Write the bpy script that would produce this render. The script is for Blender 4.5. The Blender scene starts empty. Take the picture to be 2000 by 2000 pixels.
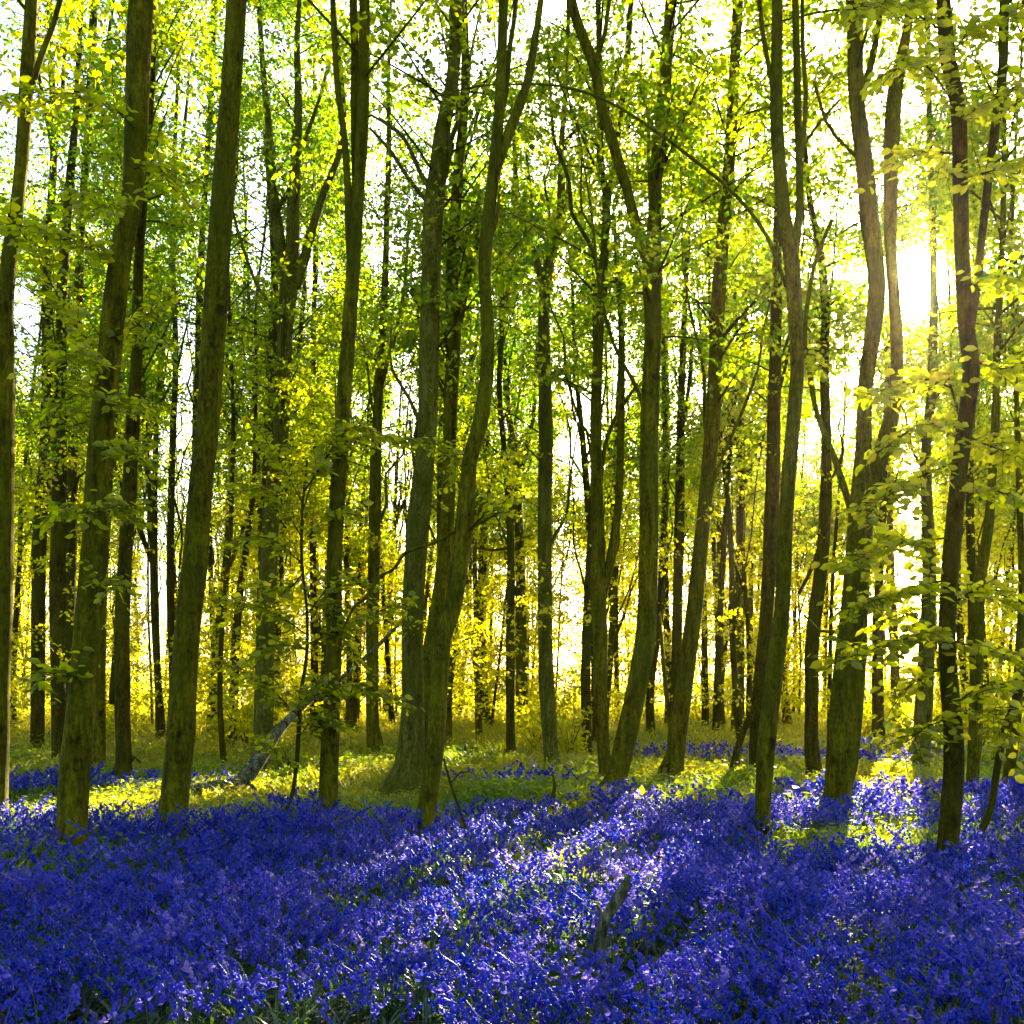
import bpy, math
import numpy as np
from mathutils import Vector

# ------------------------------------------------------------------ camera, sky, sun, exposure
F, CX, HY, EYE = 2143.0, 1000.0, 1340.0, 1.6          # focal length, centre column, horizon row (2000 px frame), eye height
SUN_AZ, SUN_EL = math.radians(20.4), math.radians(19.1)
scene = bpy.context.scene
cam_data = bpy.data.cameras.new('camera')
cam = bpy.data.objects.new('camera', cam_data)
scene.collection.objects.link(cam)
cam.location = (0, 0, EYE)
cam.rotation_euler = (math.pi / 2, 0, 0)
cam_data.lens = 36.0 * F / 2000.0
cam_data.shift_y = (HY - 1000.0) / 2000.0
cam_data.clip_end = 3000
scene.camera = cam

world = bpy.data.worlds.new('World')
scene.world = world
world.use_nodes = True
wn, wl = world.node_tree.nodes, world.node_tree.links
wn.clear()
sky = wn.new('ShaderNodeTexSky')
sky.sky_type = 'NISHITA'
sky.sun_disc = False
sky.sun_elevation = SUN_EL
sky.sun_rotation = SUN_AZ
sky.air_density, sky.dust_density, sky.ozone_density = 1.0, 3.0, 2.0
SKY_STRENGTH = 0.05
sdir = np.array([math.sin(SUN_AZ) * math.cos(SUN_EL), math.cos(SUN_AZ) * math.cos(SUN_EL), math.sin(SUN_EL)])
bg = wn.new('ShaderNodeBackground'); bg.inputs['Strength'].default_value = SKY_STRENGTH
wl.new(sky.outputs[0], bg.inputs['Color'])
# the sun itself, a disc with its aureole at the lamp's direction in the sky
tc = wn.new('ShaderNodeTexCoord')
dot = wn.new('ShaderNodeVectorMath'); dot.operation = 'DOT_PRODUCT'
dot.inputs[1].default_value = tuple(sdir)
wl.new(tc.outputs['Generated'], dot.inputs[0])
disc = wn.new('ShaderNodeMapRange'); disc.interpolation_type = 'SMOOTHSTEP'
disc.inputs['From Min'].default_value = math.cos(math.radians(1.5))
disc.inputs['From Max'].default_value = math.cos(math.radians(1.0))
disc.inputs['To Max'].default_value = 120.0
wl.new(dot.outputs['Value'], disc.inputs['Value'])
aure = wn.new('ShaderNodeMapRange')
aure.inputs['From Min'].default_value = math.cos(math.radians(6))
aure.inputs['From Max'].default_value = 1.0
aure.inputs['To Max'].default_value = .8
wl.new(dot.outputs['Value'], aure.inputs['Value'])
add = wn.new('ShaderNodeMath'); add.operation = 'ADD'
wl.new(disc.outputs[0], add.inputs[0]); wl.new(aure.outputs[0], add.inputs[1])
bg2 = wn.new('ShaderNodeBackground'); bg2.inputs['Color'].default_value = (1, 0.86, 0.6, 1)
wl.new(add.outputs[0], bg2.inputs['Strength'])
ash = wn.new('ShaderNodeAddShader'); out = wn.new('ShaderNodeOutputWorld')
wl.new(bg.outputs[0], ash.inputs[0]); wl.new(bg2.outputs[0], ash.inputs[1]); wl.new(ash.outputs[0], out.inputs['Surface'])

sun_data = bpy.data.lights.new('sun', 'SUN')
sun_data.energy = 5.0
sun_data.angle = math.radians(0.5)
sun_data.color = (1.0, 0.86, 0.62)
sun = bpy.data.objects.new('sun', sun_data)
scene.collection.objects.link(sun)
sun.rotation_euler = Vector(tuple(-sdir)).to_track_quat('-Z', 'Y').to_euler()

scene.view_settings.view_transform = 'Standard'
scene.view_settings.look = 'None'
scene.view_settings.exposure = 3.35
scene.view_settings.gamma = 1.0
cy = scene.cycles
cy.max_bounces = 9; cy.diffuse_bounces = 6; cy.glossy_bounces = 2; cy.transmission_bounces = 8
cy.sample_clamp_indirect = 6.0
cy.caustics_reflective = False; cy.caustics_refractive = False

rng = np.random.default_rng(7)

# ------------------------------------------------------------------ helpers
def ground_h(x, y):
    return 0.05 * np.sin(x * 0.55 + 1.0) * np.sin(y * 0.43) + 0.035 * np.sin(x * 1.3 + y * 0.9)

def unproj(px, py, D):
    return np.array([(px - CX) / F * D, D, EYE - (py - HY) / F * D])

def to_px(P):
    d = np.maximum(P[..., 1], 0.5)
    return CX + P[..., 0] / d * F, HY - (P[..., 2] - EYE) / d * F

def make_mesh(name, verts, faces, mat, parent=None, smooth=True, attr=None, tris=None):
    """verts (n,3); faces (m,4) quads; tris (k,3) or None"""
    me = bpy.data.meshes.new(name)
    verts = np.asarray(verts, dtype=np.float32)
    faces = np.asarray(faces, dtype=np.int32).reshape(-1, 4)
    nt = 0 if tris is None else len(tris)
    me.vertices.add(len(verts)); me.vertices.foreach_set('co', verts.ravel())
    nl = len(faces) * 4 + nt * 3
    me.loops.add(nl)
    li = faces.ravel() if nt == 0 else np.concatenate([faces.ravel(), np.asarray(tris, dtype=np.int32).ravel()])
    me.loops.foreach_set('vertex_index', li)
    me.polygons.add(len(faces) + nt)
    st = np.arange(len(faces)) * 4
    if nt: st = np.concatenate([st, len(faces) * 4 + np.arange(nt) * 3])
    me.polygons.foreach_set('loop_start', st.astype(np.int32))
    me.polygons.foreach_set('use_smooth', np.full(len(faces) + nt, smooth))
    if attr is not None:
        a = me.attributes.new('tone', 'FLOAT', 'POINT')
        a.data.foreach_set('value', np.asarray(attr, dtype=np.float32))
    me.update()
    me.materials.append(mat)
    o = bpy.data.objects.new(name, me)
    scene.collection.objects.link(o)
    if parent is not None: o.parent = parent
    return o

def tag(o, label=None, cat=None, group=None, kind=None):
    if label: o['label'] = label
    if cat: o['category'] = cat
    if group: o['group'] = group
    if kind: o['kind'] = kind
    return o

def empty(name, loc):
    o = bpy.data.objects.new(name, None)
    o.empty_display_size = 0.3
    o.location = loc
    scene.collection.objects.link(o)
    return o

def child(name, verts, faces, mat, root, attr=None, smooth=True, tris=None):
    off = np.array(root.location[:])
    return make_mesh(name, np.asarray(verts) - off, faces, mat, root, smooth, attr, tris)

def crown_child(bb, bl, root):
    if not bl.n: return
    v, f = bl.get(); t = bl.tone(); n = len(f)
    if bb.n:
        v2, f2 = bb.get()
        f = np.concatenate([f, f2 + len(v)]); v = np.concatenate([v, v2]); t = np.concatenate([t, np.zeros(len(v2))])
    o = child('crown', v, f, LEAF, root, attr=t)
    o.data.materials.append(BARK_DARK)
    mi = np.zeros(len(f), np.int32); mi[n:] = 1
    o.data.polygons.foreach_set('material_index', mi)
    return o

def catmull(P, step):
    P = np.asarray(P, float)
    if len(P) < 3:
        n = max(2, int(np.linalg.norm(P[-1, :3] - P[0, :3]) / step) + 1)
        t = np.linspace(0, 1, n)[:, None]
        return P[0] * (1 - t) + P[-1] * t
    Q = np.vstack([2 * P[0] - P[1], P, 2 * P[-1] - P[-2]])
    res = []
    for i in range(1, len(Q) - 2):
        n = max(1, int(np.linalg.norm(Q[i + 1, :3] - Q[i, :3]) / step))
        t = (np.arange(n) / n)[:, None]
        a, b, c, d = Q[i - 1], Q[i], Q[i + 1], Q[i + 2]
        res.append(0.5 * ((2 * b) + (-a + c) * t + (2 * a - 5 * b + 4 * c - d) * t ** 2 + (-a + 3 * b - 3 * c + d) * t ** 3))
    res.append(P[-1:])
    return np.vstack(res)

def tube(path, seg=8, rough=0.0, seed=0, cap=True):
    """path (n,4) xyz r -> verts, quads"""
    path = np.asarray(path, float)
    P, R = path[:, :3], np.maximum(path[:, 3], 0.001)
    T = np.gradient(P, axis=0); T /= np.linalg.norm(T, axis=1)[:, None] + 1e-9
    mean = T.mean(0)
    ref = np.array([0.0, 1, 0]) if abs(mean[1]) < 0.8 * np.linalg.norm(mean) else np.array([1.0, 0, 0])
    U = np.cross(T, ref); U /= np.linalg.norm(U, axis=1)[:, None] + 1e-9
    V = np.cross(T, U)
    a = np.arange(seg) / seg * 2 * math.pi
    rr = np.repeat(R[:, None], seg, 1)
    if rough > 0:
        r2 = np.random.default_rng(seed)
        s = np.concatenate([[0], np.cumsum(np.linalg.norm(np.diff(P, axis=0), axis=1))])[:, None]
        f = 0
        for k in range(7):
            n = r2.integers(1, 5); w = r2.uniform(0.4, 5.0); ph, ps = r2.uniform(0, 6.3, 2)
            f = f + np.sin(n * a[None] + ph + 0.4 * np.sin(s * w * 0.5)) * np.sin(s * w + ps) / (1 + 0.25 * w)
        rr = rr * (1 + rough * f + rough * 0.35 * r2.normal(size=rr.shape) * (seg > 9))
    vs = P[:, None] + rr[..., None] * (np.cos(a)[None, :, None] * U[:, None] + np.sin(a)[None, :, None] * V[:, None])
    n = len(P)
    if cap:
        vs = np.concatenate([vs, np.repeat(vs[-1:].mean(1, keepdims=True), seg, 1)], 0); n += 1
    i = np.arange(n - 1)[:, None] * seg; j = np.arange(seg)[None]; jn = (j + 1) % seg
    q = np.stack([i + j, i + jn, i + seg + jn, i + seg + j], -1).reshape(-1, 4)
    return vs.reshape(-1, 3), q

class Bag:
    def __init__(s): s.v, s.f, s.t, s.n = [], [], [], 0
    def add(s, v, f, t=None):
        s.v.append(v); s.f.append(f + s.n); s.n += len(v)
        if t is not None: s.t.append(t)
    def get(s): return np.concatenate(s.v), np.concatenate(s.f)
    def tone(s): return np.concatenate(s.t) if s.t else None

def norm(v): return v / (np.linalg.norm(v, axis=-1, keepdims=True) + 1e-9)

def leaves(C, A, N, size, tone, fine=True):
    """leaf blades: base C, long axis A, normal N, length size"""
    A = norm(A); B = norm(np.cross(N, A)); W = np.cross(A, B)
    if fine:
        tpl = np.array([(0, 0, 0), (.28, .26, .07), (.68, .27, .04), (1, 0, -.08), (.68, -.27, .04), (.28, -.26, .07)])
        q = np.array([(0, 3, 2, 1), (0, 5, 4, 3)])
    else:
        tpl = np.array([(0, 0, 0), (.5, .33, .05), (1, 0, -.05), (.5, -.33, .05)])
        q = np.array([(0, 3, 2, 1)])
    s = np.asarray(size)[:, None, None]
    v = C[:, None] + s * (tpl[None, :, 0, None] * A[:, None] + tpl[None, :, 1, None] * B[:, None] + tpl[None, :, 2, None] * W[:, None])
    n, k = len(C), len(tpl)
    f = (np.arange(n)[:, None, None] * k + q[None]).reshape(-1, 4)
    return v.reshape(-1, 3), f, np.repeat(tone, k)

# ------------------------------------------------------------------ materials
def new_mat(name):
    m = bpy.data.materials.new(name); m.use_nodes = True
    nt = m.node_tree; nt.nodes.clear()
    o = nt.nodes.new('ShaderNodeOutputMaterial')
    return m, nt.nodes, nt.links, o

def ramp(nodes, stops):
    r = nodes.new('ShaderNodeValToRGB')
    el = r.color_ramp.elements
    while len(el) < len(stops): el.new(0.5)
    for e, (p, c) in zip(el, stops):
        e.position = p; e.color = (*c, 1)
    return r

def leaf_mat(name, dstops, tstops, trans=0.55, gloss=0.05, rough=0.4):
    m, n, l, o = new_mat(name)
    at = n.new('ShaderNodeAttribute'); at.attribute_name = 'tone'
    d = n.new('ShaderNodeBsdfDiffuse'); t = n.new('ShaderNodeBsdfTranslucent'); g = n.new('ShaderNodeBsdfGlossy')
    g.inputs['Roughness'].default_value = rough
    r1, r2 = ramp(n, dstops), ramp(n, tstops)
    l.new(at.outputs['Fac'], r1.inputs[0]); l.new(at.outputs['Fac'], r2.inputs[0])
    l.new(r1.outputs[0], d.inputs['Color']); l.new(r2.outputs[0], t.inputs['Color'])
    mx = n.new('ShaderNodeMixShader'); mx.inputs[0].default_value = trans
    l.new(d.outputs[0], mx.inputs[1]); l.new(t.outputs[0], mx.inputs[2])
    m2 = n.new('ShaderNodeMixShader'); m2.inputs[0].default_value = gloss
    l.new(mx.outputs[0], m2.inputs[1]); l.new(g.outputs[0], m2.inputs[2])
    l.new(m2.outputs[0], o.inputs['Surface'])
    return m

LEAF = leaf_mat('beech_leaf',
                [(0, (.032, .085, .001)), (.5, (.085, .12, .001)), (1, (.16, .15, .003))],
                [(0, (.13, .27, .001)), (.45, (.60, .62, .001)), (1, (.96, .86, .002))], trans=.78, gloss=.025)
GRASS = leaf_mat('grass_blade',
                 [(0, (.03, .10, .008)), (.5, (.08, .16, .008)), (1, (.20, .18, .015))],
                 [(0, (.10, .32, .004)), (.5, (.32, .44, .004)), (1, (.75, .66, .01))], trans=.62)
BELL = leaf_mat('bluebell_petal',
                [(0, (.0002, .020, .33)), (.6, (.0005, .022, .43)), (1, (.09, .05, .52))],
                [(0, (.004, .03, .55)), (.5, (.30, .22, .90)), (1, (.97, .78, .97))], trans=0.54, gloss=0.03, rough=.35)
BELL_LEAF = leaf_mat('bluebell_green',
                     [(0, (.008, .035, .012)), (1, (.03, .09, .015))],
                     [(0, (.03, .14, .02)), (1, (.18, .32, .02))], trans=0.45, gloss=0.08)

def bark_mat(name, c1, c2, c3, scale=1.0, bump=0.5):
    m, n, l, o = new_mat(name)
    b = n.new('ShaderNodeBsdfPrincipled'); b.inputs['Roughness'].default_value = 0.9
    b.inputs['Specular IOR Level'].default_value = 0.08
    tc = n.new('ShaderNodeTexCoord')
    mp = n.new('ShaderNodeMapping'); mp.inputs['Scale'].default_value = (7 * scale, 7 * scale, 1.2 * scale)
    l.new(tc.outputs['Object'], mp.inputs[0])
    n1 = n.new('ShaderNodeTexNoise'); n1.inputs['Scale'].default_value = 1.4; n1.inputs['Detail'].default_value = 12; n1.inputs['Roughness'].default_value = .68
    l.new(mp.outputs[0], n1.inputs['Vector'])
    mp2 = n.new('ShaderNodeMapping'); mp2.inputs['Scale'].default_value = (2.2 * scale, 2.2 * scale, 16 * scale)
    l.new(tc.outputs['Object'], mp2.inputs[0])
    n2 = n.new('ShaderNodeTexNoise'); n2.inputs['Scale'].default_value = 1.0; n2.inputs['Detail'].default_value = 4
    l.new(mp2.outputs[0], n2.inputs['Vector'])
    n3 = n.new('ShaderNodeTexNoise'); n3.inputs['Scale'].default_value = 1.3 * scale; n3.inputs['Detail'].default_value = 5
    l.new(tc.outputs['Object'], n3.inputs['Vector'])
    mul = n.new('ShaderNodeMath'); mul.operation = 'MULTIPLY_ADD'; mul.inputs[1].default_value = 0.14
    l.new(n2.outputs['Fac'], mul.inputs[0])
    m3 = n.new('ShaderNodeMath'); m3.operation = 'MULTIPLY'; m3.inputs[1].default_value = 0.86
    l.new(n1.outputs['Fac'], m3.inputs[0]); l.new(m3.outputs[0], mul.inputs[2])
    n4 = n.new('ShaderNodeTexNoise'); n4.inputs['Scale'].default_value = 1.0; n4.inputs['Detail'].default_value = 6; n4.inputs['Roughness'].default_value = .75
    mp4 = n.new('ShaderNodeMapping'); mp4.inputs['Scale'].default_value = (34 * scale, 34 * scale, 13 * scale)
    l.new(tc.outputs['Object'], mp4.inputs[0]); l.new(mp4.outputs[0], n4.inputs['Vector'])
    f4 = n.new('ShaderNodeMath'); f4.operation = 'MULTIPLY_ADD'; f4.inputs[1].default_value = .75; f4.inputs[2].default_value = -.375
    l.new(n4.outputs['Fac'], f4.inputs[0])
    g4 = n.new('ShaderNodeMath'); g4.operation = 'ADD'; l.new(mul.outputs[0], g4.inputs[0]); l.new(f4.outputs[0], g4.inputs[1]); mul = g4
    r = ramp(n, [(.34, c1), (.5, c2), (.66, c3)])
    vo = n.new('ShaderNodeTexVoronoi'); vo.inputs['Scale'].default_value = 2.2 * scale
    mpv = n.new('ShaderNodeMapping'); mpv.inputs['Scale'].default_value = (1.6, 1.6, 1.0); l.new(tc.outputs['Object'], mpv.inputs[0])
    l.new(mpv.outputs[0], vo.inputs['Vector'])
    kn = n.new('ShaderNodeMapRange'); kn.inputs['From Min'].default_value = .05; kn.inputs['From Max'].default_value = .2
    kn.inputs['To Min'].default_value = -.16; kn.inputs['To Max'].default_value = 0
    l.new(vo.outputs['Distance'], kn.inputs['Value'])
    sm = n.new('ShaderNodeMath'); sm.operation = 'ADD'; l.new(mul.outputs[0], sm.inputs[0]); l.new(kn.outputs[0], sm.inputs[1])
    l.new(sm.outputs[0], r.inputs[0])
    moss = ramp(n, [(.42, (0, 0, 0)), (.62, (1, 1, 1))]); l.new(n3.outputs['Fac'], moss.inputs[0])
    mix = n.new('ShaderNodeMix'); mix.data_type = 'RGBA'
    mix.inputs[7].default_value = (.075, .078, .001, 1)
    fm = n.new('ShaderNodeMath'); fm.operation = 'MULTIPLY'; fm.inputs[1].default_value = 0.6
    l.new(moss.outputs[0], fm.inputs[0]); l.new(fm.outputs[0], mix.inputs[0]); l.new(r.outputs[0], mix.inputs[6])
    l.new(mix.outputs[2], b.inputs['Base Color'])
    bp = n.new('ShaderNodeBump'); bp.inputs['Strength'].default_value = min(1, bump * 1.6); bp.inputs['Distance'].default_value = 0.04
    l.new(sm.outputs[0], bp.inputs['Height']); l.new(bp.outputs[0], b.inputs['Normal'])
    l.new(b.outputs[0], o.inputs['Surface'])
    return m

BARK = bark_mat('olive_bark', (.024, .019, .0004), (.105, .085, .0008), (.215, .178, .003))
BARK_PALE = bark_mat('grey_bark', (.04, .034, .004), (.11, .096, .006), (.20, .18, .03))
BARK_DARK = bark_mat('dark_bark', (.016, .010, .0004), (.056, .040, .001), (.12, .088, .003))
BARK_DEAD = bark_mat('weathered_wood', (.02, .017, .006), (.12, .11, .05), (.36, .34, .22), 1.6)

def ground_mat():
    m, n, l, o = new_mat('leaf_litter')
    b = n.new('ShaderNodeBsdfPrincipled'); b.inputs['Roughness'].default_value = 0.95
    b.inputs['Specular IOR Level'].default_value = 0.1
    tc = n.new('ShaderNodeTexCoord')
    n1 = n.new('ShaderNodeTexNoise'); n1.inputs['Scale'].default_value = 0.6; n1.inputs['Detail'].default_value = 8
    n2 = n.new('ShaderNodeTexVoronoi'); n2.inputs['Scale'].default_value = 14
    l.new(tc.outputs['Object'], n1.inputs['Vector']); l.new(tc.outputs['Object'], n2.inputs['Vector'])
    r = ramp(n, [(.38, (.04, .025, .010)), (.5, (.05, .09, .012)), (.64, (.11, .15, .02))])
    l.new(n1.outputs['Fac'], r.inputs[0])
    mix = n.new('ShaderNodeMix'); mix.data_type = 'RGBA'; mix.blend_type = 'MULTIPLY'; mix.inputs[0].default_value = 0.6
    l.new(r.outputs[0], mix.inputs[6]); l.new(n2.outputs['Color'], mix.inputs[7])
    l.new(mix.outputs[2], b.inputs['Base Color'])
    bp = n.new('ShaderNodeBump'); bp.inputs['Strength'].default_value = 0.6; bp.inputs['Distance'].default_value = 0.05
    l.new(n2.outputs['Distance'], bp.inputs['Height']); l.new(bp.outputs[0], b.inputs['Normal'])
    l.new(b.outputs[0], o.inputs['Surface'])
    return m
GROUND = ground_mat()

# ------------------------------------------------------------------ ground
gx = np.concatenate([np.linspace(-900, -45, 12)[:-1], np.linspace(-45, 45, 181), np.linspace(45, 900, 12)[1:]])
gy = np.concatenate([np.linspace(-300, -5, 8)[:-1], np.linspace(-5, 95, 201), np.linspace(95, 1500, 16)[1:]])
X, Y = np.meshgrid(gx, gy)
fade = np.clip((60 - np.abs(X)) / 20, 0, 1) * np.clip((120 - np.abs(Y)) / 30, 0, 1)
Z = ground_h(X, Y) * fade
nx, ny = len(gx), len(gy)
i = np.arange(ny - 1)[:, None] * nx + np.arange(nx - 1)[None]
gf = np.stack([i, i + 1, i + nx + 1, i + nx], -1).reshape(-1, 4)
tag(make_mesh('ground', np.stack([X, Y, Z], -1).reshape(-1, 3), gf, GROUND), kind='structure')

# ------------------------------------------------------------------ where leaves are thin (gaps in the canopy) and where the sun reaches the flowers
GAPS = [  # px ellipse: x, y, rx, ry, probability of a bare spot
    (1020, 45, 45, 70, .9), (785, 110, 40, 50, .75), (735, 185, 30, 70, .8), (1600, 55, 60, 75, .85), (1405, 50, 35, 60, .8),
    (360, 190, 60, 110, .8), (65, 300, 28, 110, .85), (50, 650, 50, 130, .9), (365, 780, 45, 260, .92), (310, 1060, 50, 260, .88),
    (500, 420, 45, 200, .88), (1140, 860, 45, 130, .92), (1205, 730, 35, 130, .9), (790, 880, 55, 210, .92), (1325, 700, 40, 220, .6),
    (1100, 560, 30, 90, .85), (600, 560, 35, 110, .8), (220, 30, 40, 50, .8), (860, 190, 35, 100, .6), (1370, 640, 30, 160, .6),
    (1700, 110, 40, 60, .6), (730, 400, 40, 160, .7), (960, 740, 60, 200, .65), (470, 900, 60, 180, .65), (1055, 800, 60, 200, .6), (420, 1000, 40, 160, .7), (640, 1150, 50, 120, .5), (1000, 1050, 200, 120, .3), (1240, 900, 30, 200, .5), (1420, 1000, 30, 200, .5), (200, 1000, 40, 200, .5), (850, 1150, 40, 150, .5), (80, 1150, 60, 150, .4),
    (1465, 660, 30, 200, .55), (480, 60, 40, 60, .8), (1580, 900, 30, 80, .6), (1450, 300, 40, 60, .7), (700, 900, 50, 160, .7),
    (130, 130, 60, 40, .6), (1240, 60, 60, 60, .75)]
LIT = [   # px ellipse on the flowers: x, y, rx, ry, how open
    (1010, 1625, 120, 38, 1), (1180, 1640, 150, 34, 1), (1230, 1700, 80, 40, 1), (860, 1690, 120, 30, .97), (1140, 1740, 60, 36, .95),
    (960, 1800, 130, 55, .72), (740, 1700, 60, 24, .85), (620, 1650, 110, 30, .6), (1740, 1560, 110, 28, 1), (1790, 1630, 50, 45, .95),
    (1690, 1720, 60, 32, .93), (1540, 1570, 60, 20, .9), (330, 1760, 160, 45, .55), (480, 1720, 90, 60, .55), (80, 1560, 140, 28, .95),
    (240, 1550, 60, 25, .9), (1985, 1560, 50, 25, .95), (1480, 1690, 40, 40, .6),
    (960, 1500, 230, 36, .7), (1380, 1500, 130, 34, .7), (1725, 1510, 60, 22, .9), (560, 1530, 160, 22, .5), (330, 1580, 90, 14, .8)]

LIT_BRIGHT = [e for e in LIT if e[4] >= .9]
LIT_SOFT = [e for e in LIT if e[4] < .9]

def hit_any(px, py, table, r, grow=1.0):
    keep = np.ones(len(px), bool)
    u = r.random(len(px))
    for x, y, rx, ry, p in table:
        d = ((px - x) / (rx * grow)) ** 2 + ((py - y) / (ry * grow)) ** 2
        keep &= ~((d < 1) & (u < p * np.clip((1.25 - d) * 2, 0, 1)))
    return keep

def keep_mask(C, r, gaps=True):
    """which sprays stand: not in a canopy gap, not between the sun and the sunlit flowers"""
    k = np.ones(len(C), bool)
    if gaps:
        px, py = to_px(C)
        k &= hit_any(px, py, GAPS, r)
    t = (C[:, 2] - 0.25) / sdir[2]
    H = C - sdir[None] * t[:, None]
    ok = H[:, 1] > 4
    hx, hy = to_px(H)
    k &= hit_any(hx, hy, LIT_BRIGHT, r, 1.65) & hit_any(hx, hy, LIT_SOFT, r, 1.1) | ~ok
    return k

def in_sun_gap(C, deg=1.8):
    v = norm(C - np.array([0, 0, EYE]))
    return (v @ sdir) > math.cos(math.radians(deg))

# ------------------------------------------------------------------ leaf sprays
def spray_cloud(r, C, Nn, radius, m, size, tone, fine=False):
    """flat sprays of m leaves round each centre C"""
    n = len(C)
    if n == 0: return None
    Nn = norm(Nn)
    ref = norm(r.normal(size=(n, 3))); U = norm(np.cross(Nn, ref)); V = np.cross(Nn, U)
    a = r.uniform(0, 2 * math.pi, (n, m)); q = np.sqrt(r.random((n, m))) * radius[:, None]
    off = (np.cos(a) * q)[..., None] * U[:, None] + (np.sin(a) * q * 0.6)[..., None] * V[:, None]
    off += Nn[:, None] * r.normal(0, 0.06, (n, m))[..., None] * radius[:, None, None]
    P = C[:, None] + off
    P[..., 2] -= (q ** 2) * 0.25
    A = np.cos(a)[..., None] * U[:, None] + np.sin(a)[..., None] * V[:, None] + r.normal(0, .5, (n, m, 3))
    A[..., 2] -= 0.25
    N = Nn[:, None] + r.normal(0, .75, (n, m, 3))
    s = size * r.uniform(.65, 1.2, (n, m))
    t = np.clip(tone[:, None] + r.normal(0, .13, (n, m)), 0, 1)
    return leaves(P.reshape(-1, 3), A.reshape(-1, 3), N.reshape(-1, 3), s.ravel(), t.ravel(), fine)

def crown(r, axis, z0, z1, nb, length, per, m, size, tone, bag_b, bag_l, rad=0.5, fine=False, gaps=True, thick=0.02, zpow=1.0):
    """side branches with sprays between heights z0 and z1; axis(z)->xyz"""
    zs = z0 + (z1 - z0) * r.random(nb) ** zpow
    cs, ns, ts = [], [], []
    for z in zs:
        p0 = axis(z)
        az = r.uniform(0, 2 * math.pi)
        L = length * r.uniform(.45, 1.1) * (1.0 - 0.35 * max(0, (z - z0) / (z1 - z0 + 1e-6) - .5) * 2)
        el = math.radians(r.uniform(8, 55))
        d = np.array([math.cos(az) * math.cos(el), math.sin(az) * math.cos(el), math.sin(el)])
        bend = np.array([0, 0, -0.25 * L * r.uniform(0, 1)]) + r.normal(0, .06 * L, 3)
        tt = np.linspace(0, 1, 5)[:, None]
        pts = p0 + d * L * tt + bend * tt ** 2
        sp = tt[1:, 0] ** 0.7
        idx = r.uniform(.25, 1.05, per)
        c = p0 + d * L * idx[:, None] + bend * (idx ** 2)[:, None] + r.normal(0, .16 * L ** .5, (per, 3))
        kb = keep_mask(c, r, gaps) & ~in_sun_gap(c)
        if kb.sum() == 0: continue
        rad_ = thick * (1 - .8 * tt[:, 0])
        if kb.mean() > .4 and not in_sun_gap(pts, 1.6).any():
            v, f = tube(np.hstack([pts, rad_[:, None]]), 4, cap=False); bag_b.add(v, f)
        cs.append(c[kb]); ns.append(np.tile([0, 0, 1.0], (kb.sum(), 1)) + r.normal(0, .42, (kb.sum(), 3)))
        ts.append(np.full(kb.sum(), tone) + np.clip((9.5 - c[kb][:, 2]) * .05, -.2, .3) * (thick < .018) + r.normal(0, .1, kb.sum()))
    if not cs: return
    C = np.concatenate(cs)
    res = spray_cloud(r, C, np.concatenate(ns), rad * r.uniform(.6, 1.2, len(C)), m, size, np.concatenate(ts), fine)
    bag_l.add(*res)

def twig_spray(r, pts, D0, D1, bag_b, bag_l, size=0.098, tone=.35, w=.009, dens=3.3):
    """a traced leafy branch seen close: side twigs in a near level plane with alternating leaves"""
    n = len(pts)
    P = np.array([unproj(x, y, D0 + (D1 - D0) * k / (n - 1)) for k, (x, y) in enumerate(pts)])
    path = catmull(np.hstack([P, np.linspace(w, w * .35, n)[:, None]]), 0.06)
    v, f = tube(path, 5); bag_b.add(v, f)
    Q = path[:, :3]; T = norm(np.gradient(Q, axis=0))
    L = np.linalg.norm(np.diff(Q, axis=0), axis=1).sum()
    step = 0.10 / dens
    ks = np.linspace(len(Q) * .12, len(Q) - 1, max(3, int(L / step))).astype(int)
    C, A, N = [], [], []
    side = 1
    for k in ks:
        side = -side
        lat = np.cross(T[k], [0, 0, 1.0]); lat /= np.linalg.norm(lat) + 1e-6
        d = norm(lat * side * r.uniform(.5, 1) + T[k] * r.uniform(.3, .9) + r.normal(0, .18, 3))
        l = r.uniform(.12, .48) * (1 - .4 * k / len(Q))
        q0 = Q[k]; q1 = q0 + d * l + np.array([0, 0, r.normal(-.12, .35) * l])
        mid = (q0 + q1) / 2 + np.array([0, 0, .02])
        v, f = tube(np.array([[*q0, .004], [*mid, .003], [*q1, .0018]]), 4, cap=False); bag_b.add(v, f)
        m = max(3, int(l / .045))
        for j in range(m):
            u = (j + .6) / m
            c = q0 * (1 - u) + q1 * u
            s2 = 1 if j % 2 else -1
            l2 = norm(np.cross(d, [0, 0, 1.0]))
            C.append(c); A.append(norm(d * .7 + l2 * s2 * .9 + np.array([0, 0, -.25]) + r.normal(0, .25, 3)))
            N.append(np.array([0, -.35, .8]) + r.normal(0, .75, 3))
    C, A, N = np.array(C), np.array(A), np.array(N)
    k = ~in_sun_gap(C, 1.9)
    C, A, N = C[k], A[k], N[k]
    t = np.clip(tone + r.normal(0, .12, len(C)), 0, 1)
    v, f, tt = leaves(C, A, N, size * r.uniform(.6, 1.25, len(C)), t, True)
    bag_l.add(v, f, tt)

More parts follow.
